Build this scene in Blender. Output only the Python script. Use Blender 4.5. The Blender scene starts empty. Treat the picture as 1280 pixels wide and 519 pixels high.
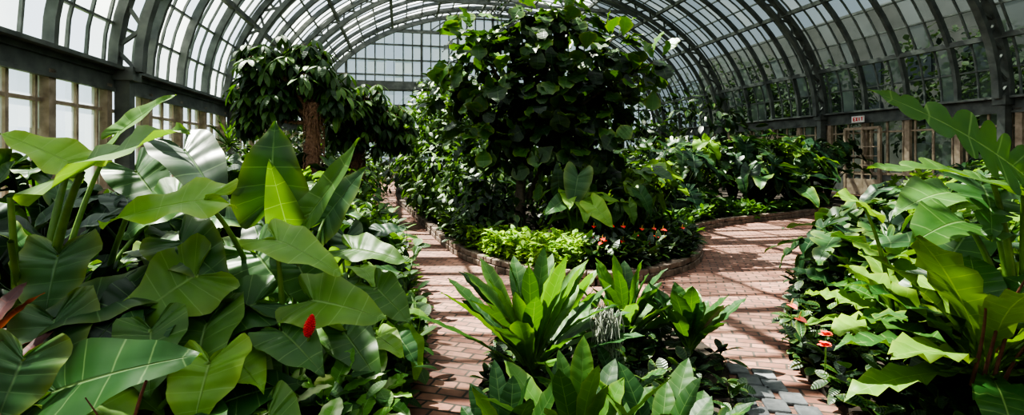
import bpy, math, numpy as np
from mathutils import Vector
rng = np.random.default_rng(11)
PI = math.pi
def A(*a): return np.array(a, dtype=float)
def unit(v):
    v = np.asarray(v, float); return v / (np.linalg.norm(v) + 1e-9)
UP = A(0, 0, 1)

# ------------------------------------------------------------------ mesh builder
class MB:
    def __init__(s): s.v=[]; s.q=[]; s.uv=[]; s.r=[]; s.m=[]; s.sm=[]; s.n=0
    def add(s, v, q, uv, rnd, mat, smooth=True):
        v=np.asarray(v,float); q=np.asarray(q,int)
        s.v.append(v); s.q.append(q+s.n); s.uv.append(uv); s.r.append(np.full(len(v),rnd))
        s.m.append(np.full(len(q),mat)); s.sm.append(np.full(len(q),smooth)); s.n+=len(v)
    def build(s, name, mats, parent=None):
        v=np.concatenate(s.v); q=np.concatenate(s.q); uv=np.concatenate(s.uv); r=np.concatenate(s.r)
        m=np.concatenate(s.m); sm=np.concatenate(s.sm)
        me=bpy.data.meshes.new(name)
        me.vertices.add(len(v)); me.vertices.foreach_set('co', v.ravel())
        me.loops.add(len(q)*4); me.loops.foreach_set('vertex_index', q.ravel().astype(np.int32))
        me.polygons.add(len(q)); me.polygons.foreach_set('loop_start', np.arange(0,len(q)*4,4,dtype=np.int32))
        me.polygons.foreach_set('material_index', m.astype(np.int32))
        me.polygons.foreach_set('use_smooth', sm.astype(bool))
        ul=me.uv_layers.new(name='UVMap'); ul.data.foreach_set('uv', uv[q.ravel()].ravel())
        at=me.attributes.new('rnd','FLOAT','POINT'); at.data.foreach_set('value', r)
        me.update(calc_edges=True)
        for mt in mats: me.materials.append(mt)
        ob=bpy.data.objects.new(name, me); bpy.context.collection.objects.link(ob)
        if parent: ob.parent=parent
        return ob

def tube(mb, pts, r0, r1, mat=1, ns=6, rnd=.5):
    pts=np.asarray(pts,float); n=len(pts)
    tg=np.gradient(pts,axis=0); tg/=np.linalg.norm(tg,axis=1)[:,None]+1e-9
    ref=A(1,0,0) if abs(tg[0][2])>.8 else UP
    a=np.cross(tg,ref); a/=np.linalg.norm(a,axis=1)[:,None]+1e-9
    b=np.cross(tg,a); rr=np.linspace(r0,r1,n)
    th=np.arange(ns)*2*PI/ns
    V=(pts[:,None,:]+rr[:,None,None]*(np.cos(th)[None,:,None]*a[:,None,:]+np.sin(th)[None,:,None]*b[:,None,:])).reshape(-1,3)
    i=np.arange(n-1)[:,None]*ns; j=np.arange(ns)[None,:]; j2=(j+1)%ns
    Q=np.stack([i+j,i+j2,i+ns+j2,i+ns+j],-1).reshape(-1,4)
    uv=np.stack([np.repeat(np.linspace(0,1,n),ns),np.tile(th/6.28,n)],-1)
    mb.add(V,Q,uv,rnd,mat)
def bez(p0,p1,p2,n=8):
    t=np.linspace(0,1,n)[:,None]; return (1-t)**2*np.asarray(p0)+2*t*(1-t)*np.asarray(p1)+t*t*np.asarray(p2)

BQ=[[0,3,2,1],[4,5,6,7],[0,1,5,4],[1,2,6,5],[2,3,7,6],[3,0,4,7]]
def beam(mb,P0,P1,w,h,up=UP,mat=0,rnd=.5):
    P0=np.asarray(P0,float);P1=np.asarray(P1,float); d=unit(P1-P0)
    if abs(np.dot(d,up))>.98: up=A(-.213,.977,0)
    x=unit(np.cross(d,up)); z=np.cross(x,d); V=[]
    for P in (P0,P1):
        for sx,sz in ((-1,-1),(1,-1),(1,1),(-1,1)): V.append(P+x*sx*w/2+z*sz*h/2)
    mb.add(V,BQ,np.zeros((8,2)),rnd,mat,False)

# ------------------------------------------------------------------ leaf templates
class T: pass
def crom(pts,n):
    pts=np.asarray(pts,float); k=len(pts); t=np.linspace(0,k-1,n); out=[]
    for x in t:
        i=min(int(x),k-2); f=x-i
        p0=pts[max(i-1,0)];p1=pts[i];p2=pts[i+1];p3=pts[min(i+2,k-1)]
        out.append(.5*((2*p1)+(-p0+p2)*f+(2*p0-5*p1+4*p2-p3)*f*f+(-p0+3*p1-3*p2+p3)*f**3))
    return np.array(out)
def make_t(E,M,nT):
    n=len(E); c=2*nT+1; t=np.linspace(-1,1,c); s=np.linspace(0,1,n)
    x=E[:,0][:,None]*t[None,:]; y=M[:,None]+(E[:,1]-M)[:,None]*np.abs(t)[None,:]
    o=T(); o.x=x.ravel(); o.y=y.ravel(); o.s=np.repeat(s,c); o.t=np.tile(t,n)
    i=np.arange(n-1)[:,None]*c; j=np.arange(c-1)[None,:]
    o.q=np.stack([i+j,i+j+1,i+c+j+1,i+c+j],-1).reshape(-1,4)
    o.uv=np.stack([o.s,o.t*.5+.5],-1); return o
def heart(n=18,nT=3,notch=0,lobes=8,long=1.0):
    E=crom([(.004,-.02),(.13,-.2),(.3,-.34),(.44,-.28),(.5,-.06),(.48,.16),(.39,.42),(.24,.69),(.09,.9),(.003,1.)],n)
    M=crom([(0,0),(0,0),(0,.005),(0,.03),(0,.1),(0,.22),(0,.42),(0,.66),(0,.87),(0,.995)],n)[:,1]
    E[:,0]=np.clip(E[:,0],.003,1)
    if notch:
        s=np.linspace(0,1,n); g=np.abs(np.sin(PI*lobes*s))**.55; f=1-notch*(1-g)*np.clip(s*6,0,1)*np.clip((1-s)*5,0,1)
        E[:,0]*=f; E[:,1]=M+(E[:,1]-M)*f
    return make_t(E,M,nT)
def lance(n=12,nT=2,peak=.55,fwd=.07,base=.06,tipw=.003):
    s=np.linspace(0,1,n); pw=math.log(.5)/math.log(peak)
    w=.5*np.sin(PI*s**pw)**.85; w=np.maximum(w, base*(1-s)); w[-1]=tipw
    return make_t(np.stack([w,s+fwd*np.sin(PI*s)],-1), s, nT)
HEART=heart(22,3); HEARTS=heart(9,1); MONST=heart(41,2,.62,8); PINN=heart(85,3,.6,14)
LANCE=lance(14,2); OBOV=lance(13,2,.62); FIDDLE=lance(8,1,.6,.04); SMALL=lance(6,1,.5,.05); MEDL=lance(7,1,.45,.08); HS=heart(7,1)

def leaf(mb,tp,att,d,nrm,L,W,bend=.6,fold=.25,wave=0,rnd=None,mat=0,nw=4):
    d=unit(d); nrm=np.asarray(nrm,float); n=nrm-np.dot(nrm,d)*d
    if np.linalg.norm(n)<.05: n=np.cross(d,A(1,0,0))
    n=unit(n); x=np.cross(d,n)
    X=tp.x*W; Y=tp.y*L; b=(bend if abs(bend)>.02 else .02)/L
    yy=np.sin(b*Y)/b; zz=-(1-np.cos(b*Y))/b + fold*np.abs(X)-fold*.9*X*X/W
    if wave: zz=zz+wave*W*np.sin(2*PI*nw*tp.s+rng.random()*6+tp.t*.8)*np.abs(tp.t)**1.5
    V=np.asarray(att)+x*X[:,None]+d*yy[:,None]+n*zz[:,None]
    mb.add(V,tp.q,tp.uv,rng.random() if rnd is None else rnd,mat)

# ------------------------------------------------------------------ materials
def mat_new(name):
    m=bpy.data.materials.new(name); m.use_nodes=True; nt=m.node_tree; nt.nodes.clear()
    return m,nt,nt.nodes.new('ShaderNodeOutputMaterial')
def nd(nt,t,**k):
    n=nt.nodes.new(t)
    for a,b in k.items(): setattr(n,a,b)
    return n
def mth(nt,op,a,b=None,c=None,clamp=False):
    n=nd(nt,'ShaderNodeMath',operation=op); n.use_clamp=clamp
    for i,x in enumerate((a,b,c)):
        if x is None: continue
        if isinstance(x,(int,float)): n.inputs[i].default_value=x
        else: nt.links.new(x,n.inputs[i])
    return n.outputs[0]
def mixc(nt,f,a,b,bt='MIX'):
    n=nd(nt,'ShaderNodeMix',data_type='RGBA',blend_type=bt)
    for i,x in ((0,f),(6,a),(7,b)):
        if isinstance(x,(int,float)): n.inputs[i].default_value=x
        elif isinstance(x,(tuple,list)): n.inputs[i].default_value=(*x[:3],1)
        else: nt.links.new(x,n.inputs[i])
    return n.outputs[2]
def leaf_mat(name,dark,light,vein,nv=9,veinamt=.5,rough=.36,tr=.32,margin=None,bump=.5):
    m,nt,out=mat_new(name)
    at=nd(nt,'ShaderNodeAttribute',attribute_name='rnd'); uvn=nd(nt,'ShaderNodeUVMap')
    sp=nd(nt,'ShaderNodeSeparateXYZ'); nt.links.new(uvn.outputs[0],sp.inputs[0])
    s=sp.outputs[0]; t=mth(nt,'ABSOLUTE',mth(nt,'MULTIPLY_ADD',sp.outputs[1],2,-1))
    mid=mth(nt,'SUBTRACT',1,mth(nt,'DIVIDE',t,.05),clamp=True)
    fr=mth(nt,'ABSOLUTE',mth(nt,'SUBTRACT',mth(nt,'FRACT',mth(nt,'MULTIPLY',s,nv)),.5))
    lat=mth(nt,'MULTIPLY',mth(nt,'SUBTRACT',fr,.46),25,clamp=True)
    vm=mth(nt,'MULTIPLY',mth(nt,'MAXIMUM',mid,mth(nt,'MULTIPLY',lat,.75)),veinamt)
    tc=nd(nt,'ShaderNodeTexCoord'); no=nd(nt,'ShaderNodeTexNoise'); no.inputs['Scale'].default_value=7
    nt.links.new(tc.outputs['Object'],no.inputs['Vector'])
    f=mth(nt,'ADD',at.outputs['Fac'],mth(nt,'MULTIPLY',mth(nt,'SUBTRACT',no.outputs[0],.5),.4),clamp=True)
    f=mth(nt,'POWER',f,1.9)
    base=mixc(nt,f,dark,light)
    yl=mth(nt,'MULTIPLY',mth(nt,'POWER',t,4),mth(nt,'MULTIPLY',f,.35)); base=mixc(nt,yl,base,(.38,.42,.06))
    col=mixc(nt,vm,base,vein)
    if margin:
        mg=mth(nt,'MULTIPLY',mth(nt,'SUBTRACT',no.outputs[0],.52),9,clamp=True); col=mixc(nt,mg,col,margin)
    p=nd(nt,'ShaderNodeBsdfPrincipled'); nt.links.new(col,p.inputs['Base Color']); p.inputs['Roughness'].default_value=rough
    p.inputs['Specular IOR Level'].default_value=.4
    bp=nd(nt,'ShaderNodeBump'); bp.inputs['Strength'].default_value=bump; bp.inputs['Distance'].default_value=.01
    wv=mth(nt,'COSINE',mth(nt,'MULTIPLY',s,nv*6.2832))
    hgt=mth(nt,'SUBTRACT',mth(nt,'MULTIPLY',wv,-.35),mid)
    nt.links.new(hgt,bp.inputs['Height']); nt.links.new(bp.outputs[0],p.inputs['Normal'])
    tl=nd(nt,'ShaderNodeBsdfTranslucent')
    tcl=mixc(nt,1.0,mixc(nt,.35,col,light),(1.45,1.4,.5),'MULTIPLY'); nt.links.new(tcl,tl.inputs[0])
    mx=nd(nt,'ShaderNodeMixShader'); mx.inputs[0].default_value=tr
    nt.links.new(p.outputs[0],mx.inputs[1]); nt.links.new(tl.outputs[0],mx.inputs[2]); nt.links.new(mx.outputs[0],out.inputs[0])
    return m
def simple(name,c1,c2,scale=6,rough=.7,bump=.3,metal=0):
    m,nt,out=mat_new(name); tc=nd(nt,'ShaderNodeTexCoord'); no=nd(nt,'ShaderNodeTexNoise')
    no.inputs['Scale'].default_value=scale; no.inputs['Detail'].default_value=6; nt.links.new(tc.outputs['Object'],no.inputs['Vector'])
    f=mth(nt,'MULTIPLY_ADD',no.outputs[0],2.2,-.6,clamp=True)
    p=nd(nt,'ShaderNodeBsdfPrincipled'); nt.links.new(mixc(nt,f,c1,c2),p.inputs['Base Color'])
    p.inputs['Roughness'].default_value=rough; p.inputs['Metallic'].default_value=metal
    bp=nd(nt,'ShaderNodeBump'); bp.inputs['Strength'].default_value=bump; bp.inputs['Distance'].default_value=.03
    nt.links.new(no.outputs[0],bp.inputs['Height']); nt.links.new(bp.outputs[0],p.inputs['Normal']); nt.links.new(p.outputs[0],out.inputs[0])
    return m
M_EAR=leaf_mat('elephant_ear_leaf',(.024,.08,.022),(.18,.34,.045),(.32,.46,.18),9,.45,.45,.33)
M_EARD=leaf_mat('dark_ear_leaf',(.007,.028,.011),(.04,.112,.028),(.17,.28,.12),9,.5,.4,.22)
M_LIME=leaf_mat('lime_leaf',(.12,.26,.025),(.34,.52,.07),(.45,.65,.2),8,.3,.5,.4)
M_NEST=leaf_mat('nest_leaf',(.018,.065,.016),(.1,.24,.035),(.26,.4,.13),10,.4,.48,.32,bump=.18)
M_NESTR=leaf_mat('anthurium_leaf',(.02,.075,.016),(.16,.3,.04),(.34,.46,.15),10,.45,.45,.33,bump=.35)
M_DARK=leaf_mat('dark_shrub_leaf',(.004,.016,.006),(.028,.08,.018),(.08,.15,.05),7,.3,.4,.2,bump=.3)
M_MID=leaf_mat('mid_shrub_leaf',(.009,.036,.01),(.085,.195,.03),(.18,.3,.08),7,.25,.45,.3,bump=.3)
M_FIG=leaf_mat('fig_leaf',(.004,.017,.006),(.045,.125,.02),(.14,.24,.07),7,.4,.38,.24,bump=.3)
M_VAR=leaf_mat('variegated_leaf',(.08,.24,.04),(.25,.48,.09),(.5,.6,.35),8,.5,.4,.3,margin=(.75,.8,.55),bump=.2)
M_PURP=leaf_mat('cordyline_leaf',(.05,.012,.014),(.16,.035,.03),(.3,.08,.06),3,.5,.4,.3,bump=.1)
M_OUT=leaf_mat('outdoor_leaf',(.015,.035,.01),(.05,.11,.025),(.1,.2,.05),5,.2,.6,.25)
M_STEM=simple('green_stem',(.05,.12,.02),(.16,.27,.05),8,.45,.1)
M_STEMD=simple('dark_stem',(.015,.035,.01),(.05,.08,.025),8,.5,.1)
M_BARK=simple('bark',(.04,.03,.02),(.13,.1,.07),14,.9,.9)
M_SHAG=simple('shaggy_bark',(.1,.05,.03),(.34,.19,.12),22,.95,1)
M_RED=simple('red_spathe',(.5,.01,.01),(.7,.03,.02),10,.3,.1)
M_PINK=simple('coral_flower',(.8,.06,.05),(.9,.18,.12),10,.4,.1)
M_YEL=simple('spadix_yellow',(.7,.5,.1),(.8,.65,.25),30,.5,.2)
M_SOIL=simple('bed_soil',(.008,.006,.004),(.035,.025,.017),9,1,1)
M_BROWN=simple('dry_stalk',(.06,.02,.012),(.15,.06,.03),20,.8,.4)
M_STEEL=simple('painted_steel_frame',(.045,.052,.047),(.14,.15,.135),2.5,.55,.1)
M_STEELL=simple('weathered_mullion',(.065,.075,.068),(.18,.195,.18),3,.6,.1)
M_WOOD=simple('pale_timber',(.2,.15,.1),(.42,.33,.25),5,.7,.2)
M_WALL=simple('stucco_wall',(.1,.11,.1),(.2,.21,.19),3,.9,.3)
M_STONE=simple('curb_stone',(.08,.06,.045),(.24,.18,.14),7,.9,.8)
M_GSTONE=simple('grey_paver',(.05,.055,.06),(.15,.155,.16),9,.85,.7)
M_MOSS=simple('spanish_moss',(.22,.24,.19),(.4,.42,.35),20,.9,.2)

# brick floor
m,nt,out=mat_new('brick_paving'); M_BRICK=m
tc=nd(nt,'ShaderNodeTexCoord'); mp=nd(nt,'ShaderNodeMapping'); mp.inputs['Rotation'].default_value=(0,0,.3)
nt.links.new(tc.outputs['Object'],mp.inputs[0])
wn=nd(nt,'ShaderNodeTexNoise'); wn.inputs['Scale'].default_value=1.2; nt.links.new(tc.outputs['Object'],wn.inputs['Vector'])
wv=nd(nt,'ShaderNodeVectorMath',operation='MULTIPLY_ADD'); nt.links.new(wn.outputs['Color'],wv.inputs[0]); wv.inputs[1].default_value=(.16,.16,0); nt.links.new(mp.outputs[0],wv.inputs[2])
br=nd(nt,'ShaderNodeTexBrick'); nt.links.new(wv.outputs[0],br.inputs['Vector'])
br.inputs['Scale'].default_value=1; br.inputs['Brick Width'].default_value=.22; br.inputs['Row Height'].default_value=.11
br.inputs['Mortar Size'].default_value=.01; br.inputs['Mortar Smooth'].default_value=.2; br.inputs['Bias'].default_value=-.1
br.inputs['Color1'].default_value=(.15,.055,.035,1); br.inputs['Color2'].default_value=(.33,.16,.11,1); br.inputs['Mortar'].default_value=(.025,.02,.015,1)
n2=nd(nt,'ShaderNodeTexNoise'); n2.inputs['Scale'].default_value=.9; n2.inputs['Detail'].default_value=8; nt.links.new(tc.outputs['Object'],n2.inputs['Vector'])
c=mixc(nt,mth(nt,'MULTIPLY_ADD',n2.outputs[0],2.4,-.85,clamp=True),br.outputs[0],(.22,.17,.14))
c=mixc(nt,.4,br.outputs[0],c)
n3=nd(nt,'ShaderNodeTexNoise'); n3.inputs['Scale'].default_value=14; n3.inputs['Detail'].default_value=5; nt.links.new(tc.outputs['Object'],n3.inputs['Vector'])
c=mixc(nt,mth(nt,'MULTIPLY_ADD',n3.outputs[0],1.8,-.65,clamp=True),c,mixc(nt,1.0,c,(.5,.48,.46),'MULTIPLY'))
p=nd(nt,'ShaderNodeBsdfPrincipled'); nt.links.new(c,p.inputs['Base Color']); p.inputs['Roughness'].default_value=.75
bp=nd(nt,'ShaderNodeBump'); bp.inputs['Strength'].default_value=.9; bp.inputs['Distance'].default_value=.012; bp.invert=True
nt.links.new(br.outputs['Fac'],bp.inputs['Height']); nt.links.new(bp.outputs[0],p.inputs['Normal']); nt.links.new(p.outputs[0],out.inputs[0])

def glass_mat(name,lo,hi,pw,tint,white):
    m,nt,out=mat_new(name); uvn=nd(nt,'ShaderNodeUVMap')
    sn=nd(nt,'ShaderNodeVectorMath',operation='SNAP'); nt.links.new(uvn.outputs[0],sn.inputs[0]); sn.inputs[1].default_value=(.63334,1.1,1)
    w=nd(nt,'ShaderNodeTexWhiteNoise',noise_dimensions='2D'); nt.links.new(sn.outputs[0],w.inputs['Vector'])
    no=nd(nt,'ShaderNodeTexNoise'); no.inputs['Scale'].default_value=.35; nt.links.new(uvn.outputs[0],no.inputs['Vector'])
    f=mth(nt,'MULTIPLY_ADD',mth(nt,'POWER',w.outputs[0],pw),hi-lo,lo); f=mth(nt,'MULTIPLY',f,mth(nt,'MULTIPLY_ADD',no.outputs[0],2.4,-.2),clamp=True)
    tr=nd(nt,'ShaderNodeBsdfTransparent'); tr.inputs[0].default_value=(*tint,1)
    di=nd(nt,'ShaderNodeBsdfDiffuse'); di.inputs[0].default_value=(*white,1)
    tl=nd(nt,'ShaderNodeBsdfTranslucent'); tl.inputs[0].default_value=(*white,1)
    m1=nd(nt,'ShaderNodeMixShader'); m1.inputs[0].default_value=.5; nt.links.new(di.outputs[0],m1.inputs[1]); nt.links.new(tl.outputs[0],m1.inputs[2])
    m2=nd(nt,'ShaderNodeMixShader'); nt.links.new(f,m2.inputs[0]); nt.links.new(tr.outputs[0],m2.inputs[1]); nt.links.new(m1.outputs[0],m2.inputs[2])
    nt.links.new(m2.outputs[0],out.inputs[0]); return m
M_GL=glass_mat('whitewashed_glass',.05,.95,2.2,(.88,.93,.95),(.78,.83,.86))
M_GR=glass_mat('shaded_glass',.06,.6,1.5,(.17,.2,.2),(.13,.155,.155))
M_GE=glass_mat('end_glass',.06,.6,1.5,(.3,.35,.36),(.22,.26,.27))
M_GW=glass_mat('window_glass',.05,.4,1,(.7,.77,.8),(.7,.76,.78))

# ------------------------------------------------------------------ building frame
ax=A(-.213,.977,0); rx=A(.977,.213,0)
def B(s,p,z): return ax*s+rx*p+UP*z
PL,PR,ZE,ZR=-6.4,20.,3.6,8.7
PC=(PL+PR)/2; PW=(PR-PL)/2; S0,S1=-8.,38.
def arch(th,off=0):
    p=PC-(PW+off)*np.cos(th); z=ZE+(ZR+off)*np.sin(th); return p,z
def arch_sweep(mb,s,w,dep,off=0,n=44,mat=0,a0=0,a1=PI):
    th=np.linspace(a0,a1,n); V=[]
    p0,z0=arch(th,off); p1,z1=arch(th,off-dep)
    for ds,pp,zz in ((-w/2,p0,z0),(w/2,p0,z0),(w/2,p1,z1),(-w/2,p1,z1)):
        V.append(ax*(s+ds)+rx*pp[:,None]+UP*zz[:,None])
    V=np.stack(V,1).reshape(-1,3); i=np.arange(n-1)[:,None]*4; j=np.arange(4)[None,:]; j2=(j+1)%4
    Q=np.stack([i+j,i+j2,i+4+j2,i+4+j],-1).reshape(-1,4)
    mb.add(V,Q,np.zeros((len(V),2)),.5,mat,False)

tt=np.linspace(0,PI,2000); pp,zz=arch(tt); al=np.concatenate([[0],np.cumsum(np.hypot(np.diff(pp),np.diff(zz)))])
NP=int(round(al[-1]/1.1)); TH=np.interp(np.linspace(0,al[-1],NP+1),al,tt)
mb=MB(); MAIN=[-2.0,5.6,13.2,20.8,28.4,36.]
for s in MAIN:
    arch_sweep(mb,s,.24,.2,0); arch_sweep(mb,s,.22,.17,-.52)
    for i in range(0,2*NP):
        a=np.interp(i/2,range(NP+1),TH); b=np.interp((i+1)/2,range(NP+1),TH)
        pa,za=arch(a,-.08 if i%2 else -.58); pb,zb=arch(b,-.58 if i%2 else -.08)
        beam(mb,B(s,pa,za),B(s,pb,zb),.08,.08)
    a=.95; pa,za=arch(a,-.5); pb,zb=arch(PI-a,-.5); beam(mb,B(s,pa,za),B(s,pb,zb),.14,.18)
    beam(mb,B(s,PC,za),B(s,PC,ZE+ZR-.3),.1,.1)
    for f in (.33,.66):
        for q in (pa,pb):
            pm=q+(PC-q)*f; beam(mb,B(s,pm,za),B(s,PC+(pm-PC)*.6,ZE+ZR*math.sin(math.acos(.6*(PC-pm)/PW))-.4),.08,.08)
for s in np.arange(S0,S1+.01,1.9):
    if min(abs(s-q) for q in MAIN)>.3: arch_sweep(mb,s,.13,.2,0)
for i in range(0,NP+1,3):
    p_,z_=arch(TH[i],-.12); beam(mb,B(S0,p_,z_),B(S1,p_,z_),.15,.18)
for p_ in (PC-.35,PC+.35): beam(mb,B(S0,p_,ZE+ZR-.1),B(S1,p_,ZE+ZR-.1),.12,.3)
mb.build('trim_roof_truss',[M_STEEL])
mb=MB()
for s in np.arange(S0,S1+.01,1.9/3): arch_sweep(mb,s,.06,.06,.02,36)
for i in range(NP+1):
    p_,z_=arch(TH[i],0); beam(mb,B(S0,p_,z_),B(S1,p_,z_),.075,.06)
mb.build('trim_glazing_bars',[M_STEELL])
def vault(name,i0,i1,mat):
    mb=MB(); th=TH[i0:i1+1]; p_,z_=arch(th,.03); V=[];U=[]
    for k in range(len(th)):
        for s in (S0,S1): V.append(B(s,p_[k],z_[k])); U.append((s-S0+.0005,(i0+k)*1.1+.0005))
    Q=[[2*k,2*k+1,2*k+3,2*k+2] for k in range(len(th)-1)]
    mb.add(V,Q,np.array(U),.5,0,False); return mb.build(name,[mat])
half=int(NP*.66)
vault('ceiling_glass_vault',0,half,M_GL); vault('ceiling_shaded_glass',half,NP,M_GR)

def side_wall(name,p,sg,glass):
    mb=MB(); i=p
    beam(mb,B(S0,p,.45),B(S1,p,.45),.3,.9,mat=2)
    beam(mb,B(S0,p,.95),B(S1,p,.95),.4,.1,mat=1)
    beam(mb,B(S0,p,3.42),B(S1,p,3.42),.3,.4,mat=0)
    beam(mb,B(S0,p-sg*.12,3.66),B(S1,p-sg*.12,3.66),.55,.08,mat=0)
    beam(mb,B(S0,p-sg*.14,3.18),B(S1,p-sg*.14,3.18),.1,.08,mat=0)
    beam(mb,B(S0,p,2.72),B(S1,p,2.72),.08,.07,mat=1)
    for k,s in enumerate(np.arange(S0,S1+.01,1.9)):
        beam(mb,B(s,p,0),B(s,p,3.3),.3,.2,mat=1)
        beam(mb,B(s+.95,p,1),B(s+.95,p,3.3),.09,.08,mat=1)
        for f in (.25,1.65): beam(mb,B(s+f,p,1),B(s+f,p,3.2),.09,.06,mat=1)
    for s in MAIN:
        beam(mb,B(s,p-sg*.3,0),B(s,p-sg*.3,3.7),.3,.24,mat=0)
        beam(mb,B(s,p-sg*.3,3.4),B(s,p-sg*.3,3.7),.5,.4,mat=0)
    V=[B(S0,p,1),B(S1,p,1),B(S1,p,3.3),B(S0,p,3.3)]
    mb.add(V,[[0,1,2,3]],np.array([(0,1),(46,1),(46,3.3),(0,3.3)]),.5,3,False)
    mb.build(name,[M_STEEL,M_WOOD,M_WALL,glass])
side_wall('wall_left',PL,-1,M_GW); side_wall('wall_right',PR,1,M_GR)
def end_wall(name,s,glass,door=None):
    mb=MB(); beam(mb,B(s,PL,.45),B(s,(door-.6) if door else PR,.45),.25,.9,mat=2)
    if door: beam(mb,B(s,door+.6,.45),B(s,PR,.45),.25,.9,mat=2)
    def top(p): return ZE+ZR*math.sqrt(max(0,1-((p-PC)/PW)**2))
    for k,p in enumerate(np.arange(PL,PR+.01,.66)):
        if door and abs(p-door)<.6: beam(mb,B(s,p,2.7),B(s,p,top(p)),.05,.06,mat=4)
        else: beam(mb,B(s,p,.9),B(s,p,top(p)),.18 if k%4==0 else .09,.1,mat=0 if k%4==0 else 4)
    for z in np.arange(.95,12.2,1.1):
        if z<ZE: a,b=PL,PR
        else:
            h=PW*math.sqrt(max(0,1-((z-ZE)/ZR)**2)); a,b=PC-h,PC+h
        if door and z<2.5: beam(mb,B(s,a,z),B(s,door-.6,z),.08,.08,mat=4); beam(mb,B(s,door+.6,z),B(s,b,z),.08,.08,mat=4)
        else: beam(mb,B(s,a,z),B(s,b,z),.1,.12,mat=4)
    beam(mb,B(s,PL,3.5),B(s,PR,3.5),.3,.6,mat=0); beam(mb,B(s,PL+2,6.8),B(s,PR-2,6.8),.3,.6,mat=0)
    ps=np.linspace(PL,PR,40); V=[];U=[]
    for p in ps: V+= [B(s,p,.9),B(s,p,top(p))]; U+=[(p+20,.9),(p+20,top(p))]
    mb.add(V,[[2*k,2*k+2,2*k+3,2*k+1] for k in range(39)],np.array(U),.5,3,False)
    mb.build(name,[M_STEEL,M_WOOD,M_WALL,glass,M_STEELL])
end_wall('wall_back',S1,M_GE,-.75); end_wall('wall_front',S0,M_GL)
def door(name,C,r,n,w=1.2,h=2.6):
    mb=MB(); C=np.asarray(C,float)
    for q in (-w/2,w/2): beam(mb,C+r*q,C+r*q+UP*h,.12,.12,up=n)
    beam(mb,C-r*w/2+UP*h,C+r*w/2+UP*h,.12,.12)
    beam(mb,C-r*w/2+UP*.35,C+r*w/2+UP*.35,.05,.7)
    for q in (-.02,): beam(mb,C+r*q,C+r*q+UP*h,.1,.06,up=n)
    for z in (.9,1.3,1.7,2.1): beam(mb,C-r*w/2+UP*z,C+r*w/2+UP*z,.05,.04)
    for q in (-w/4,w/4): beam(mb,C+r*q,C+r*q+UP*h,.04,.04,up=n)
    return mb.build(name,[M_WOOD])
door('door_1',B(S1-.25,-.75,0),rx,ax)
sr=18.6
door('door_2',B(sr,PR-.3,0),ax,rx,1.7,2.9)
mb=MB(); beam(mb,B(sr-.3,PR-.5,3.3),B(sr+.3,PR-.5,3.3),.06,.28)
for k,(l) in enumerate(['E','X','I','T']):
    o=sr+.2-k*.13
    q=PR-.54
    def st(a,b): beam(mb,B(o-a[0],q,3.3+a[1]),B(o-b[0],q,3.3+b[1]),.02,.03,mat=1)
    if l=='E': [st((0,y),(.07,y)) for y in (-.07,0,.07)]; st((0,-.07),(0,.07))
    if l=='X': st((0,-.07),(.07,.07)); st((0,.07),(.07,-.07))
    if l=='I': st((.035,-.07),(.035,.07))
    if l=='T': st((.035,-.07),(.035,.07)); st((0,.07),(.07,.07))
M_SIGN=simple('sign_white',(.6,.55,.52),(.7,.66,.62),5,.5,0)
mb.build('exit_sign',[M_SIGN,M_RED])

# ------------------------------------------------------------------ ground
def quadplane(name,pts,mat):
    mb=MB(); mb.add(pts,[[0,1,2,3]],np.zeros((4,2)),.5,0,False); return mb.build(name,[mat])
quadplane('floor',[B(S0,PL,0),B(S0,PR,0),B(S1,PR,0),B(S1,PL,0)],M_BRICK)
M_GRASS=simple('lawn',(.05,.1,.02),(.12,.17,.06),2,.9,.3)
quadplane('ground_outdoor_lawn',[(-90,-60,-.06),(90,-60,-.06),(90,130,-.06),(-90,130,-.06)],M_GRASS)
def smooth_line(pts,n): return crom(pts,n)
leftE=smooth_line([(-.75,.6),(-.74,2.2),(-.74,3.4),(-.8,4.3),(-1.0,5.3),(-1.7,7.5),(-2.6,10),(-3.5,12.8),(-4.6,17),(-5.9,21.8),(-7.4,27.5),(-9.8,36.6)],70)
islE=smooth_line([(-8.0,36.6),(-6.2,27.5),(-5,22),(-3.9,18),(-2.9,15),(-1.98,12.1),(-1.25,9.8),(-.7,8.4),(0,7.35),(.7,6.85),(1.5,6.85),(2.5,7.6),(3.15,8.7),(3.4,9.9),(3.9,11.2),(5.1,12.5),(7.9,14.3),(10.6,16.2),(14.2,18.9)],110)
rgtE=smooth_line([(2.15,.6),(2.15,2.4),(2.2,3.5),(2.35,4.3),(2.9,5.3),(3.7,6.6),(4.7,7.9),(6.2,9.6),(8.3,12.0),(10.8,14),(15.9,17.3)],70)
frtE=smooth_line([(-.25,.6),(-.25,2),(-.25,3.3),(-.1,4.4),(.35,5.0),(1.0,5.1),(1.55,4.8),(1.7,4.2),(1.5,3.4),(1.3,2.4),(1.3,.6)],50)
def bed(name,line,extra,h=.06):
    pts=[tuple(p) for p in line]+extra
    n=len(pts); me=bpy.data.meshes.new(name); v=[(x,y,-.01) for x,y in pts]+[(x,y,h) for x,y in pts]
    f=[list(range(n,2*n))]+[[i,(i+1)%n,n+(i+1)%n,n+i] for i in range(n)]
    me.from_pydata(v,[],f); me.materials.append(M_SOIL); o=bpy.data.objects.new(name,me); bpy.context.collection.objects.link(o); return np.array(pts)
def bx(s,p): q=B(s,p,0); return (q[0],q[1])
P_L=bed('garden_bed',leftE,[bx(37.7,PL+.3),bx(1.2,PL+.3)])
P_I=bed('garden_bed.001',islE,[bx(30,PR-1.8),bx(36.8,PR-2)],.1)
P_R=bed('garden_bed.002',rgtE,[bx(14.5,PR-.6),bx(-2.5,PR-.6)])
P_F=bed('garden_bed.003',frtE,[])
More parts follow.
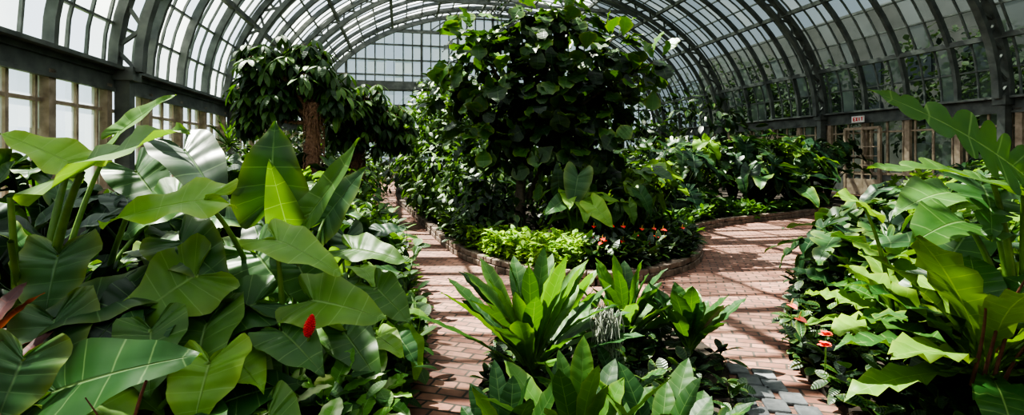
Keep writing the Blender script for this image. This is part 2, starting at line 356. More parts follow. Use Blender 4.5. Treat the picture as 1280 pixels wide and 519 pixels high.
def curb(name,line,step=.2,w=.14,h=.15,off=0.02):
    mb=MB(); L=np.concatenate([[0],np.cumsum(np.linalg.norm(np.diff(line,axis=0),axis=1))]); n=int(L[-1]/step)
    xs=np.interp(np.linspace(0,L[-1],n+1),L,line[:,0]); ys=np.interp(np.linspace(0,L[-1],n+1),L,line[:,1])
    for i in range(n):
        a=A(xs[i],ys[i],0);b=A(xs[i+1],ys[i+1],0); d=(b-a)
        for lay,(hh,z) in enumerate(((h*.52,h*.26),(h*.46,h*.79))):
            j=.5*lay*d; e=rng.normal(0,.005,2)
            beam(mb,a+j+d*.03+UP*z,b+j-d*.03+UP*(z+e[0]),w+e[1]-.02*lay,hh,rnd=rng.random())
    o=mb.build(name,[M_STONE]); bv=o.modifiers.new('b','BEVEL'); bv.width=.012; bv.segments=2; return o
curb('stone_curb',islE[18:],.22,.2,.17); curb('stone_curb.001',rgtE[31:],.22,.13,.1); curb('stone_curb.002',leftE[26:50],.22,.13,.1)
mb=MB()
for i in range(6):
    for j in range(3):
        x=1.60+j*.17+rng.normal(0,.01); y=2.95+i*.2+(j%2)*.1
        a=A(x,y,.012); d=A(.02,.085,0); beam(mb,a-d,a+d,.15,.03)
o=mb.build('grey_edging_pavers',[M_GSTONE]); bv=o.modifiers.new('b','BEVEL'); bv.width=.01; bv.segments=2

# ------------------------------------------------------------------ plant helpers
def inpoly(x,y,P):
    c=False; n=len(P); j=n-1
    for i in range(n):
        if (P[i][1]>y)!=(P[j][1]>y) and x<(P[j][0]-P[i][0])*(y-P[i][1])/(P[j][1]-P[i][1])+P[i][0]: c=not c
        j=i
    return c
def rdir(az,el): return A(math.cos(az)*math.cos(el),math.sin(az)*math.cos(el),math.sin(el))
def ear_plant(mb,root,n,h,L,W,spread=.6,tp=HEART,pitch=(-60,15),wave=.05,az0=0,azr=2*PI,petr=.014,fold=.25,lit=1):
    root=np.asarray(root,float)
    for i in range(n):
        az=az0+azr*(i+rng.uniform(-.3,.3))/n; o=rdir(az,0)
        hh=h*(.4+.6*rng.random()**.6); rr=spread*rng.uniform(.35,1)*(1.25-hh/h*.5)
        att=root+o*rr+UP*hh
        tube(mb,bez(root+o*.04,root+o*rr*.3+UP*hh*.75,att,7),petr*1.5,petr*.7,1,5)
        e=math.radians(rng.uniform(*pitch)); az2=az+rng.normal(0,.35)
        d=rdir(az2,e); l=L*rng.uniform(.7,1.15)
        leaf(mb,tp,att,d,UP*1.0+o*.4+rng.normal(0,.2,3),l,l*W/L,rng.uniform(.3,1.0),fold,wave)
def rosette(mb,root,n,L,W,el=(25,85),tp=OBOV,bend=(.2,.9),wave=.05,fold=.3,pet=.12,rnd=None,lmin=.7):
    root=np.asarray(root,float)
    for i in range(n):
        az=i*2.399+rng.uniform(-.25,.25); f=(i+.5)/n
        e=math.radians(el[0]+(el[1]-el[0])*f+rng.uniform(-6,6)); d=rdir(az,e); l=L*rng.uniform(lmin,1.05)
        att=root+d*pet*l+UP*.02
        tube(mb,[root,att,att+d*l*.25],.014,.007,1,5)
        leaf(mb,tp,att,d,UP+rng.normal(0,.12,3)-rdir(az,0)*.3,l,W*rng.uniform(.8,1.15),rng.uniform(*bend),fold,wave,rnd=rnd,nw=5)
def canopy(mb,blobs,dens,L,W,tp=FIDDLE,droop=.5,bend=.6,inner=.35,fold=.2,mat=0,wave=0):
    for (x,y,z,r,*rz) in blobs:
        rzz=rz[0] if rz else r
        n=int(dens*4*r*(r+rzz)/2/(L*W))
        for i in range(n):
            v=unit(rng.normal(0,1,3)); q=inner+(1-inner)*rng.random()**.5
            p=A(x,y,z)+v*A(r,r,rzz)*q
            if p[2]<.12: continue
            d=unit(v*A(1,1,.6)+rng.normal(0,.45,3)-UP*droop)
            l=L*rng.uniform(.65,1.15)
            leaf(mb,tp,p,d,UP*.9+v*.6+rng.normal(0,.3,3),l,W*l/L,bend*rng.uniform(.4,1.5),fold,wave,mat=mat)
def lowplant(mb,x,y,h,L,W,tp,per,el,bend,lean=(0,0)):
    hh=h*rng.uniform(.4,1); base=A(x,y,.04)
    top=base+UP*hh+A(lean[0],lean[1],0)+A(*rng.normal(0,.05,2),0)
    tube(mb,[base,(base+top)/2,top],.005,.003,1,4)
    for k in range(per):
        az=rng.uniform(0,2*PI); f=rng.uniform(.35,1); d=rdir(az,math.radians(rng.uniform(*el)))
        leaf(mb,tp,base+(top-base)*f+d*L*.15,d,UP+rng.normal(0,.25,3),L*rng.uniform(.7,1.2),W*rng.uniform(.8,1.2),bend,.2)
def scatter_low(mb,region,n,h,L,W,tp=SMALL,per=5,test=None,el=(-10,60),bend=.5):
    x0,x1,y0,y1=region; c=0;t=0
    while c<n and t<n*20:
        t+=1; x=rng.uniform(x0,x1); y=rng.uniform(y0,y1)
        if test is not None and not inpoly(x,y,test): continue
        c+=1; lowplant(mb,x,y,h,L,W,tp,per,el,bend)
def spill(mb,line,n,h,L,W,lean,tp=MEDL,per=7):
    for i in range(n):
        q=rng.random(); k=rng.integers(0,len(line)-1); p=line[k]*(1-q)+line[k+1]*q
        lowplant(mb,p[0]-lean*rng.uniform(.05,.22),p[1],h,L,W,tp,per,(-25,50),.6,(lean*.06,0))

# ------------------------------------------------------------------ LEFT: hero elephant ears
def hero(mb,att,tip,nrm,W,root,bend=.35,fold=.3,wave=.05,rnd=.6,tp=HEART,r=.014,mat=0,sm=1):
    att=A(*att);tip=A(*tip);root=A(*root); L=np.linalg.norm(tip-att)*1.05
    d=unit(tip-att); n=unit(A(*nrm)-np.dot(A(*nrm),d)*d); d=unit(d+n*math.sin(bend/2))
    leaf(mb,tp,att,d,nrm,L,W,bend,fold,wave*1.3,rnd,mat)
    mid=root*.45+att*.55; mid[2]=att[2]*.75+root[2]*.25; mid[:2]=root[:2]*.6+att[:2]*.4
    tube(mb,bez(root,mid,att,12),r*1.6,r*.7,sm,8)
mb=MB(); r1=(-2.62,2.75,.1); r2=(-1.45,3.3,.1); r3=(-1.2,2.75,.1); r4=(-1.75,2.1,.1)
hero(mb,(-2.15,2.56,1.62),(-1.58,2.45,1.82),(.0,-.5,1),.46,r1,.2,.3,.06,.6,r=.022)
hero(mb,(-2.5,2.9,1.66),(-2.8,2.8,1.82),(.2,-.5,.9),.3,r1,.2,.3,.05,1.0,r=.02)
hero(mb,(-2.45,3.2,1.85),(-2.15,3.25,2.08),(.3,-.5,.9),.22,r1,.2,.4,.03,.5)
hero(mb,(-2.05,3.2,1.74),(-1.72,3.05,1.36),(.5,-.6,.6),.38,(-1.9,3.4,.1),.5,.3,.03,.3,mat=2)
hero(mb,(-1.80,3.84,1.36),(-1.80,3.90,1.94),(0,-1,.3),.58,(-1.7,3.9,.1),.3,.12,.03,.7,mat=2)
hero(mb,(-1.27,3.2,1.33),(-.95,3.15,1.79),(-.55,-.8,.3),.25,r2,-.25,.4,.03,.4)
hero(mb,(-1.39,3.2,1.2),(-1.49,3.15,1.66),(.35,-1,.2),.24,r2,.2,.5,.04,.4)
hero(mb,(-1.41,3.84,1.22),(-1.12,3.9,1.6),(-.3,-1,.3),.34,r2,.2,.3,.03,.8,mat=2)
hero(mb,(-1.54,2.56,1.48),(-1.93,2.42,1.38),(0,-.5,1),.36,r2,.3,.2,.06,.95)
hero(mb,(-1.18,2.56,1.28),(-.82,2.45,1.13),(0,-.5,.9),.25,r3,.4,.25,.05,.75)
hero(mb,(-1.0,3.2,1.12),(-.64,3.1,1.05),(0,-.5,.9),.26,r2,.4,.3,.05,.5)
hero(mb,(-1.58,2.56,1.10),(-1.85,2.4,.88),(.05,-.9,.7),.46,r3,.3,.15,.05,.65)
hero(mb,(-1.3,2.6,.95),(-1.66,2.4,.8),(0,-.7,.8),.34,r3,.3,.2,.05,.2)
hero(mb,(-1.0,2.56,.98),(-.62,2.5,.9),(0,-.7,.8),.32,r3,.4,.2,.05,.65)
hero(mb,(-1.1,2.45,.86),(-.85,2.3,.72),(.2,-.7,.8),.26,r3,.4,.25,.05,.3)
hero(mb,(-1.75,1.95,.80),(-1.18,1.92,.95),(.1,-.7,.8),.36,r4,.3,.2,.04,.15)
hero(mb,(-1.32,2.24,.80),(-1.28,2.05,.58),(0,-.8,.7),.34,r4,.3,.2,.05,.85)
hero(mb,(-1.86,1.95,.93),(-1.88,1.85,.68),(.1,-.8,.6),.34,r4,.2,.2,.03,.8,mat=2)
hero(mb,(-2.3,2.6,1.2),(-2.26,2.48,.9),(0,-1,.45),.42,r1,.25,.15,.04,.9,mat=2)
hero(mb,(-1.9,2.5,1.02),(-2.3,2.3,.85),(0,-.5,.9),.34,r1,.35,.25,.04,.6,mat=2)
hero(mb,(-1.75,2.7,1.25),(-1.45,2.6,1.05),(0,-.6,.8),.34,(-1.9,2.9,.1),.35,.25,.04,.8,mat=2)
hero(mb,(-2.5,3.4,1.6),(-2.2,3.3,1.3),(0,-.6,.8),.34,(-2.4,3.5,.1),.35,.25,.04,.15)
hero(mb,(-.95,2.9,.7),(-.7,2.7,.5),(0,-.5,.9),.28,r3,.35,.25,.04,.3)
hero(mb,(-1.05,2.2,.6),(-.85,2.05,.45),(0,-.6,.9),.24,r4,.35,.25,.04,.5)
hero(mb,(-2.1,2.35,.95),(-1.95,2.2,.65),(.1,-.8,.7),.36,r1,.3,.2,.05,.8,mat=2)
hero(mb,(-1.45,2.9,1.15),(-1.2,2.8,.9),(.2,-.8,.7),.34,r2,.3,.2,.05,.2)
hero(mb,(-2.15,3.3,1.45),(-2.35,3.1,1.2),(0,-.7,.8),.36,r1,.3,.2,.05,.3)
hero(mb,(-1.62,2.3,.92),(-1.5,2.12,.7),(.1,-.7,.8),.3,r4,.3,.2,.05,.4)
hero(mb,(-1.15,2.75,1.12),(-1.0,2.7,.85),(.2,-.8,.7),.26,r3,.3,.2,.05,.2)
hero(mb,(-.82,3.1,.9),(-.6,3.0,.72),(.1,-.6,.8),.26,r3,.3,.2,.05,.4)
for (a,b) in (((-2.66,2.8,.1),(-2.35,2.4,1.3)),((-2.4,2.9,.1),(-2.0,2.7,1.45)),((-2.1,3.0,.1),(-1.6,2.8,1.3)),((-2.5,2.6,.1),(-2.45,2.5,1.5))):
    tube(mb,bez(A(*a),A(a[0],a[1],b[2]*.6),A(*b),10),.026,.013,1,8)
mb.build('elephant_ear_plant',[M_EAR,M_STEM,M_EARD])
def earobj(root,n,h,L,W,mat=M_EARD,tp=HEART,name='elephant_ear_plant',**k):
    mb=MB(); ear_plant(mb,root,n,h,L,W,tp=tp,**k); return mb.build(name,[mat,M_STEM if mat is not M_EARD else M_STEMD])
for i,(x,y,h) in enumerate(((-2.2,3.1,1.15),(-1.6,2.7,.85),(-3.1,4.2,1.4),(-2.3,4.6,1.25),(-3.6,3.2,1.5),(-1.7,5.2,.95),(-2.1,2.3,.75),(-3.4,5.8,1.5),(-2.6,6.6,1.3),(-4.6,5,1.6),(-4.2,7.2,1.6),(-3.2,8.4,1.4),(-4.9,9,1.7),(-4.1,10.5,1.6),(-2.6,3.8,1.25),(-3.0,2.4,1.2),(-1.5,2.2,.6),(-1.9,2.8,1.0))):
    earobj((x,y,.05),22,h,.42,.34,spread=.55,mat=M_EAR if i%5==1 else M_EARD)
for (x,y,h) in ((-1.3,4.1,.85),(-1.9,3.6,1.0),(-1.0,3.4,.6),(-1.35,2.9,.8)):
    earobj((x,y,.05),14,h,.32,.25,mat=M_EAR,spread=.4)
mb=MB()
for P,n_ in (((-2.25,2.1,.78),9),((-2.0,1.95,.6),8)):
    tube(mb,[(P[0],P[1],.05),(P[0],P[1],P[2]*.5),P],.016,.012,1,6); rosette(mb,P,n_,.5,.085,(0,70),LANCE,bend=(.4,1.0))
mb.build('red_cordyline',[M_PURP,M_BROWN])
mb=MB(); scatter_low(mb,(-1.9,-.7,1.9,6.0),420,.5,.17,.085,MEDL,7,P_L); spill(mb,leftE[6:34],120,.2,.15,.08,1)
mb.build('dieffenbachia_groundcover',[M_NEST,M_STEM])
mb=MB(); scatter_low(mb,(-3.6,-1.0,5.2,12),650,.85,.2,.1,MEDL,8,P_L); mb.build('shrubby_groundcover',[M_MID,M_STEMD])
mb=MB()
for (x,y,z) in ((-.95,2.6,.4),(-.85,2.25,.38),(-1.1,2.35,.45),(-.8,2.9,.3),(-.95,2.05,.36),(-.78,2.5,.3)): rosette(mb,(x,y,z),13,.3,.11,(-5,65),LANCE)
mb.build('variegated_dieffenbachia',[M_VAR,M_STEM])
mb=MB(); C=A(-.94,2.38,.91)
tube(mb,bez((-1.1,2.6,.1),(-1.05,2.5,.7),C-UP*.05,8),.008,.006,1,6)
for i in range(110):
    f=(i+.5)/110; an=i*2.4; rr=.022*math.sin(PI*min(1,f*.85+.12)); P=C+A(rr*math.cos(an)+.02*(f-.5),rr*math.sin(an),.1*(f-.5))
    tube(mb,[P-A(math.cos(an),math.sin(an),0)*.006,P,P+A(math.cos(an),math.sin(an),.2)*.006],.006,.002,0,6)
mb.build('red_fruit_spike',[M_RED,M_STEM])
mb=MB(); tube(mb,bez((-1.45,1.85,.2),(-1.4,1.85,.7),(-1.30,1.82,.9),8),.009,.005,0,6); tube(mb,bez((-1.4,1.85,.6),(-1.46,1.83,.75),(-1.5,1.8,.85),5),.005,.002,0,5)
mb.build('dry_flower_stalk',[M_BROWN])

# ------------------------------------------------------------------ FRONT centre rosettes
def rosobj(root,n,L,W,mat=M_NEST,name='birds_nest_anthurium',**k):
    mb=MB(); rosette(mb,root,n,L,W,**k); return mb.build(name,[mat,M_STEM])
rosobj((.14,3.7,.1),40,.88,.155,el=(32,88),bend=(.15,.7))
rosobj((.95,4.3,.1),30,.68,.14,el=(35,88),bend=(.15,.7))
rosobj((1.42,4.1,.1),20,.56,.17,el=(48,88),bend=(.1,.5))
rosobj((.34,2.6,.05),16,.66,.12,el=(45,88),bend=(.15,.6))
rosobj((-.02,2.6,.0),14,.56,.12,el=(40,86),bend=(.15,.6))
rosobj((.72,2.55,.0),16,.60,.13,el=(40,86),bend=(.15,.7))
rosobj((1.0,2.8,.0),14,.42,.12,el=(15,70))
rosobj((.5,4.5,.1),20,.6,.12,el=(30,85))
rosobj((.7,3.3,.05),16,.42,.12,el=(10,70),mat=M_EARD)
rosobj((.45,3.1,.05),16,.4,.11,el=(10,75),mat=M_EARD)
mb=MB(); scatter_low(mb,(-.2,1.6,2.4,5.0),150,.2,.13,.07,MEDL,6,P_F); spill(mb,frtE[6:22],40,.1,.12,.06,-1)
mb.build('low_groundcover',[M_DARK,M_STEMD])
mb=MB()
tube(mb,bez((.70,3.65,.1),(.68,3.65,.4),(.66,3.6,.62),8),.02,.012,1,7)
for i in range(190):
    a=A(.66,3.58,.6)+rng.normal(0,.03,3)*A(1.3,1,1); b=a+A(rng.normal(0,.025),rng.normal(0,.025),-rng.uniform(.12,.3)); tube(mb,bez(a,(a+b)/2+rng.normal(0,.035,3),b,6),.004,.002,0,3)
mb.build('spanish_moss_on_stump',[M_MOSS,M_BARK])

# ------------------------------------------------------------------ RIGHT foreground
R_=dict(mat=M_NESTR,name='giant_anthurium',wave=.12,bend=(.4,1.3),tp=LANCE)
rosobj((2.78,3.0,.4),26,.92,.27,el=(-5,80),**R_)
rosobj((3.15,4.1,.3),22,.82,.28,el=(5,70),**R_)
rosobj((3.6,3.7,.45),16,.8,.28,el=(5,70),**R_)
rosobj((2.65,2.3,.1),16,.5,.2,el=(5,65),**R_)
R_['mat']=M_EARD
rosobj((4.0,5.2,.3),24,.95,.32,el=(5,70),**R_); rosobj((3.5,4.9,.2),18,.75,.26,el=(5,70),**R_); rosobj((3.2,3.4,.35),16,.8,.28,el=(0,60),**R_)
mb=MB()
for a,b in (((2.66,2.9,.4),(2.62,2.7,1.0)),((2.72,2.9,.4),(2.75,2.7,1.05)),((2.78,2.9,.4),(2.92,2.65,.9)),((2.6,2.9,.4),(2.45,2.65,.95)),((2.8,3,.4),(2.82,2.75,1.12))):
    tube(mb,bez(a,A(a[0],a[1]-.1,b[2]*.8),b,7),.011,.005,0,6)
mb.build('dry_flower_stalks',[M_BROWN])
mb=MB(); r5=(3.5,3.5,.1)
hero(mb,(3.2,3.2,1.58),(2.2,3.1,2.08),(-.25,-1.0,.7),.48,r5,.35,.15,.02,.25,tp=PINN,r=.02)
hero(mb,(3.1,3.3,1.52),(2.25,3.2,1.62),(0,-.3,1),.45,r5,.4,.2,.03,.45,tp=PINN,r=.02)
hero(mb,(3.3,3.6,1.5),(3.0,3.2,1.2),(-.2,-.7,.7),.5,r5,.6,.2,.05,.2,tp=PINN,r=.02)
hero(mb,(3.1,3.5,1.25),(2.5,3.2,1.15),(0,-.5,.9),.5,r5,.6,.2,.05,.3,tp=HEART,r=.02)
hero(mb,(3.6,4.2,1.4),(3.0,4.0,1.25),(0,-.4,.9),.5,(3.8,4.3,.1),.6,.2,.05,.4,tp=HEART,r=.02)
hero(mb,(2.75,4.0,1.3),(2.4,3.8,1.4),(-.2,-.6,.8),.3,(3.1,4.1,.1),.5,.25,.05,.9,tp=HEART)
mb.build('split_leaf_philodendron',[M_EAR,M_STEM])
for (x,y,h) in ((3.9,5.8,.9),(4.8,6.8,.9),(4.6,5.0,1.1),(5.8,7.6,1.0),(7.0,9.0,1.1),(8.5,10.6,1.3),(5.5,5.8,1.3),(6.8,7.2,1.4),(10.5,12,1.4),(8.6,8.6,1.5),(12.5,13.5,1.6),(10.5,9.5,1.6),(4.0,4.4,1.0)):
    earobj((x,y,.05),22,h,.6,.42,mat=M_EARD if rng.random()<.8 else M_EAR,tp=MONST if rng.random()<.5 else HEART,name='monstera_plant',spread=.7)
mb=MB(); scatter_low(mb,(2.2,5,2.2,7.5),430,.3,.15,.08,MEDL,7,P_R); spill(mb,rgtE[8:44],90,.16,.14,.07,-1); mb.build('anthurium_groundcover',[M_DARK,M_STEMD])
def flower(mb,P,s=.12):
    P=A(*P); tube(mb,[P-UP*.25,P-UP*.1,P],.004,.003,1,4)
    d=unit(A(rng.normal(0,.5),-1,-.1)); leaf(mb,HS,P,d,UP+A(0,-.5,0),s,s*.9,.3,.1,0,.5,2)
    tube(mb,[P,P+A(0,-.01,.03),P+A(0,-.03,.06)],.006,.004,3,5)
mb=MB()
for P in ((2.2,3.6,.36),(2.27,3.7,.40)):
    for k in range(14):
        az=k*.9; leaf(mb,SMALL,A(*P),rdir(az,.2+.08*k),UP,.05,.045,.6,.1,0,.5,2)
    tube(mb,[A(*P)-UP*.25,A(*P)-UP*.1,A(*P)],.004,.003,1,4)
for P in ((2.3,4.1,.4),(2.4,4.4,.42)): flower(mb,P,.08)
mb.build('coral_flowers',[M_MID,M_STEM,M_PINK,M_YEL])

# ------------------------------------------------------------------ ISLAND
mb=MB(); scatter_low(mb,(-.75,1.1,7.05,8.4),420,.55,.1,.075,HS,9,P_I,el=(-20,50)); mb.build('lime_groundcover',[M_LIME,M_STEM])
mb=MB(); scatter_low(mb,(1.0,3.2,6.95,9.4),420,.5,.15,.09,HS,8,P_I)
for i in range(20):
    x=rng.uniform(1.15,2.7); y=rng.uniform(7.25,8.0)
    if inpoly(x,y-.1,P_I): flower(mb,(x,y,rng.uniform(.38,.7)),.08)
mb.build('red_anthurium_patch',[M_DARK,M_STEMD,M_RED,M_YEL])
mb=MB(); scatter_low(mb,(-3.4,-.2,8.2,16),800,.6,.2,.08,MEDL,8,P_I); mb.build('shrubby_groundcover',[M_MID,M_STEMD])
mb=MB(); scatter_low(mb,(2.6,9.5,8.6,16),700,.4,.24,.1,MEDL,8,P_I); mb.build('shrubby_groundcover',[M_NEST,M_STEM])
def shrub(blobs,L,W,mat,name,dens=1.0,tp=MEDL,**k):
    mb=MB()
    for (x,y,z,r,*q) in blobs:
        for i in range(5):
            a=i*1.256; tube(mb,bez((x,y,.05),(x+.1*math.cos(a),y+.1*math.sin(a),z*.5),(x+r*.6*math.cos(a),y+r*.6*math.sin(a),z+r*.3),7),.025,.01,1,5)
    canopy(mb,blobs,dens,L,W,tp,**k); return mb.build(name,[mat,M_STEMD])
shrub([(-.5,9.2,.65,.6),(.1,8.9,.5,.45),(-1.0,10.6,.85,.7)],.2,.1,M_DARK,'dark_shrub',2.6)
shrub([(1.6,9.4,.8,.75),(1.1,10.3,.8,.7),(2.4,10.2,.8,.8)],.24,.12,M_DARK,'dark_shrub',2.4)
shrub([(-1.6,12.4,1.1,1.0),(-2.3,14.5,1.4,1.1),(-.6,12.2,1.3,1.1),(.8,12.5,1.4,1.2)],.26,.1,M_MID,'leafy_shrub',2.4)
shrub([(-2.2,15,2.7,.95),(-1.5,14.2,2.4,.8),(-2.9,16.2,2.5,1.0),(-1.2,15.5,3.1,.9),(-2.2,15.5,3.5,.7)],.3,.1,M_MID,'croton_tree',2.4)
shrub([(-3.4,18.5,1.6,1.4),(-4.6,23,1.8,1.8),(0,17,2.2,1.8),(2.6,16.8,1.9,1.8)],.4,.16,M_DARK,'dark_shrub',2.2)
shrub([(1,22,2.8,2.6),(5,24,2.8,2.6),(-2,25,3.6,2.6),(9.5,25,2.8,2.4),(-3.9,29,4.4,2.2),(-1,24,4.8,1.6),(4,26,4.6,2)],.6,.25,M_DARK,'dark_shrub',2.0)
for (x,y,h,m_) in ((1.05,8.5,1.15,M_EAR),(2.3,9.4,1.4,M_EAR),(3.0,10.8,1.5,M_EAR),(2.0,11.2,1.6,M_EARD),(-.5,10.2,1.2,M_EARD),(3.6,12.6,1.5,M_EAR),(1.6,10.2,1.5,M_EAR),(1.9,8.9,1.0,M_EAR)):
    earobj((x,y,.08),18,h,.46,.34,mat=m_,spread=.55,name='elephant_ear_plant')
mb=MB(); r6=(1.05,8.3,.1)
hero(mb,(1.04,8.05,1.4),(.93,7.95,.86),(0,-1,.35),.46,r6,.3,.1,.03,.8,mat=2)
hero(mb,(1.25,7.9,.95),(1.52,7.75,.62),(0,-.9,.6),.36,r6,.3,.15,.03,1.0)
hero(mb,(.8,8.0,1.0),(.5,7.85,.8),(0,-.9,.6),.3,r6,.3,.15,.03,.2)
hero(mb,(.75,8.2,1.2),(.72,8.2,1.6),(0,-.9,.3),.26,r6,.3,.2,.03,.4,mat=2)
mb.build('elephant_ear_plant',[M_EAR,M_STEM,M_EARD])
for (x,y,h) in ((4.6,14,1.7),(5.6,15.5,2.1),(6.9,16,2.2),(8.2,17,2.4),(7.2,15.1,1.3),(9.4,17.2,2.0),(10.3,18.6,2.4),(5.2,17.5,2.3),(4.2,13.1,1.0),(8.8,15.9,1.0),(12,19.5,2.2),(3.3,14.5,1.8)):
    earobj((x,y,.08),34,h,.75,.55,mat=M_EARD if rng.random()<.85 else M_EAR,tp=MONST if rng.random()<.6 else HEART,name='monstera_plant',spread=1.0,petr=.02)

# fiddle-leaf fig tree
mb=MB(); TY=9.5
blobs=[(.15,TY,4.15,.5),(.6,TY,3.95,.58),(-.5,TY-.1,3.3,.66),(-.2,TY,2.75,.7),(.45,TY-.1,3.3,.8),(.55,TY,2.6,.9),(1.3,TY,3.25,.7),(1.45,TY,2.7,.68),(.9,TY-.1,1.85,.75),(-.45,TY,2.15,.55),(2.6,TY-.2,3.25,.34,.22),(-1.2,TY,2.75,.34),(1.85,TY,3.7,.3),(1.1,TY,4.2,.38),(-.75,TY,3.85,.25),(1.5,TY-.2,1.95,.5),(2.1,TY-.1,3.1,.28),(.1,TY,1.75,.4)]
tr=bez((.2,TY-.1,.05),(.05,TY-.2,1.2),(.35,TY,2.4),10); tube(mb,tr,.11,.07,1,10); tube(mb,bez((.3,TY,.9),(.6,TY,1.6),(1.1,TY,2.7),8),.06,.03,1,8)
for (x,y,z,r,*q) in blobs: tube(mb,bez((.3,TY,1.9),((x+.3)/2,y,z*.6+.9),(x,y,z+r*.5),8),.04,.012,1,6)
canopy(mb,blobs,4.6,.42,.32,FIDDLE,droop=.45,bend=.7,inner=.3,fold=.15,wave=.08)
for i in range(130):  # extra outer leaves in the lightest tone: crown highlights put into leaf colour
    b=blobs[rng.integers(0,len(blobs))]; v=unit(rng.normal(0,1,3)+UP*.4-A(0,.5,0)); P=A(*b[:3])+v*b[3]
    leaf(mb,FIDDLE,P,v+UP*.2+rng.normal(0,.3,3),UP+v,.42,.32,.5,.2,.08,rnd=1.3)
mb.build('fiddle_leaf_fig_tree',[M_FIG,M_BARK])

def umbrella(name,blobs,trunk,mat,L=.34,W=.1,n=60):
    mb=MB(); tx,ty,tz=trunk
    tube(mb,bez((tx,ty,.05),(tx-.05,ty,tz*.5),(tx,ty,tz),12),.17,.13,1,10)
    for i in range(420):
        a=rng.uniform(0,2*PI); z=rng.uniform(.3,tz); r_=.16; P=A(tx+r_*math.cos(a)*.9,ty+r_*math.sin(a)*.9,z)
        tube(mb,[P,P+A(math.cos(a)*.06,math.sin(a)*.06,-.05),P+A(math.cos(a)*.07,math.sin(a)*.07,-.2)],.012,.004,1,4)
    for (x,y,z,r) in blobs:
        tube(mb,bez((tx,ty,tz*.85),((x+tx)/2,(y+ty)/2,z-.2),(x,y,z),8),.06,.03,1,6)
        for i in range(n):
            v=unit(rng.normal(0,1,3)*A(1,1,.75)+UP*.15); P=A(x,y,z)+v*r*rng.uniform(.45,1.25)
            tube(mb,bez(A(x,y,z),A(x,y,z)+v*r*.4+UP*.15,P,5),.008,.004,1,4)
            rr_=rng.random()
            for k in range(8):
                az=k*.785+rng.uniform(-.2,.2); d=rdir(az,rng.uniform(-1.1,-.1))
                leaf(mb,MEDL,P+d*.03,d,UP+v*.3,L*rng.uniform(.7,1.1),W,.8,.2,rnd=rr_)
    mb.build(name,[mat,M_SHAG])
umbrella('umbrella_tree',[(-4.75,11,3.55,.62),(-5.5,11,3.1,.42),(-4.1,10.8,3.25,.55),(-4.9,10.7,2.95,.4),(-5.3,10.8,3.7,.4),(-3.7,10.8,2.9,.3),(-4.35,11,3.9,.3),(-5.6,11,2.6,.25)],(-4.1,10.6,2.8),M_MID,.4,.11,40)
umbrella('umbrella_tree.001',[(-4.3,13,2.8,.5),(-3.6,13.2,2.4,.6),(-4.4,13.2,2.2,.5),(-3.7,13,3.1,.4),(-3.1,13.4,2.8,.4),(-3.0,13.4,2.3,.4)],(-4.0,13.2,2.4),M_MID,.36,.1,45)
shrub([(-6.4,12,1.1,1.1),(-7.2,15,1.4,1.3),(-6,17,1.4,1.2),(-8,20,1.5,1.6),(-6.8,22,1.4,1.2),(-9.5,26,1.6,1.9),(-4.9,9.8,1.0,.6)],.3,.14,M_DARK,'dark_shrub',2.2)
shrub([(-4.6,15,1.0,.9),(-5.5,19,1.1,1.0),(-3.7,11.8,.9,.6),(-2.9,9.8,.6,.6),(-4.3,13.4,1.0,.7)],.24,.1,M_MID,'leafy_shrub',2.2)
rosobj((-6.2,11.2,1.9),40,.7,.05,mat=M_MID,name='yucca_plant',el=(-20,80),tp=LANCE)

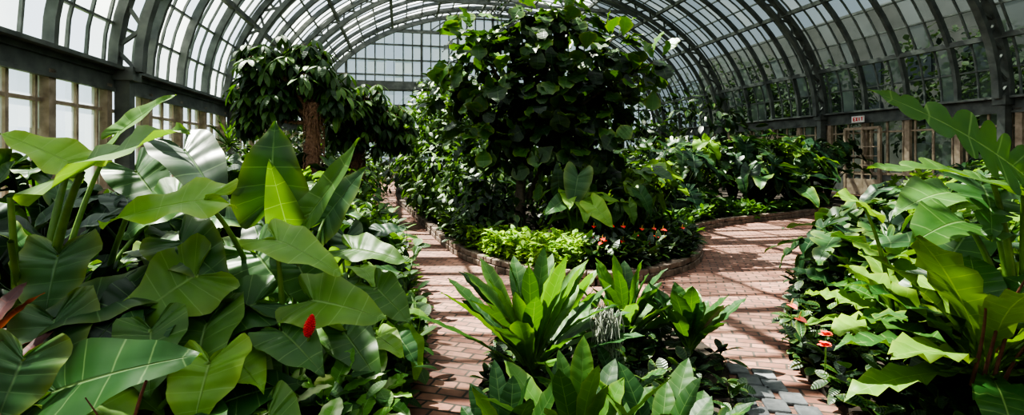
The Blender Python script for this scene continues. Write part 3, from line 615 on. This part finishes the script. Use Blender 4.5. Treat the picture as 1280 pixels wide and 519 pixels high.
# ------------------------------------------------------------------ outdoors
def outtree(x,y,h,r):
    mb=MB(); tube(mb,[(x,y,-.05),(x,y,h*.5),(x,y,h*.8)],.3,.15,1,8)
    bl=[(x+rng.normal(0,r*.5),y+rng.normal(0,r*.5),h*rng.uniform(.2,.9),r*rng.uniform(.5,.8)) for i in range(8)]
    canopy(mb,bl,2.2,.45,.3,SMALL,inner=.7); mb.build('outdoor_tree',[M_OUT,M_BARK])
for s,p,h,r in ((2,29,7,3.2),(9,31,9,3.6),(16,29,6,3.0),(22,31,8,3.6),(30,29,7,3.5),(38,30,9,4)):
    q=B(s,p,0); outtree(q[0],q[1],h,r)
mb=MB(); M_BLD=simple('grey_masonry',(.1,.1,.09),(.17,.16,.15),1,.9,.2); M_WIN=simple('dark_window',(.03,.035,.04),(.06,.07,.08),2,.2,0)
beam(mb,B(-10,42,7),B(60,42,7),8,14)
for s in range(2,60,4):
    for z in (2,5.2,8.4): beam(mb,B(s,37.95,z),B(s+1.8,37.95,z),.2,1.8,mat=1)
mb.build('neighbouring_building',[M_BLD,M_WIN])

# ------------------------------------------------------------------ light / world / camera
w=bpy.data.worlds.new('World'); bpy.context.scene.world=w; w.use_nodes=True; nt=w.node_tree; nt.nodes.clear()
o=nt.nodes.new('ShaderNodeOutputWorld'); b=nt.nodes.new('ShaderNodeBackground'); sk=nt.nodes.new('ShaderNodeTexSky')
sk.sky_type='HOSEK_WILKIE'; sk.turbidity=5; sk.ground_albedo=.3
sd=unit(A(-.38,.26,.88)); sk.sun_direction=sd
mx=nt.nodes.new('ShaderNodeMix'); mx.data_type='RGBA'; mx.inputs[0].default_value=.65; mx.inputs[7].default_value=(.88,.94,1.0,1)
nt.links.new(sk.outputs[0],mx.inputs[6]); nt.links.new(mx.outputs[2],b.inputs[0]); b.inputs[1].default_value=2.3; nt.links.new(b.outputs[0],o.inputs[0])
L=bpy.data.lights.new('sun','SUN'); L.energy=31; L.angle=.008; L.color=(1,.93,.8)
lo=bpy.data.objects.new('sun',L); bpy.context.collection.objects.link(lo); lo.location=(-8,10,25)
lo.rotation_euler=Vector(sd).to_track_quat('Z','Y').to_euler()
cam=bpy.data.cameras.new('camera'); co=bpy.data.objects.new('camera',cam); bpy.context.collection.objects.link(co)
cam.sensor_width=36; cam.lens=18; cam.shift_y=-64.5/1280; cam.clip_start=.05; cam.clip_end=500
co.location=(0,0,1.7); co.rotation_euler=(PI/2,0,0); bpy.context.scene.camera=co
try: bpy.context.scene.view_settings.look='AgX - High Contrast'
except Exception as e: print('look',e)
print('verts',sum(len(m.vertices) for m in bpy.data.meshes), bpy.context.scene.view_settings.view_transform)
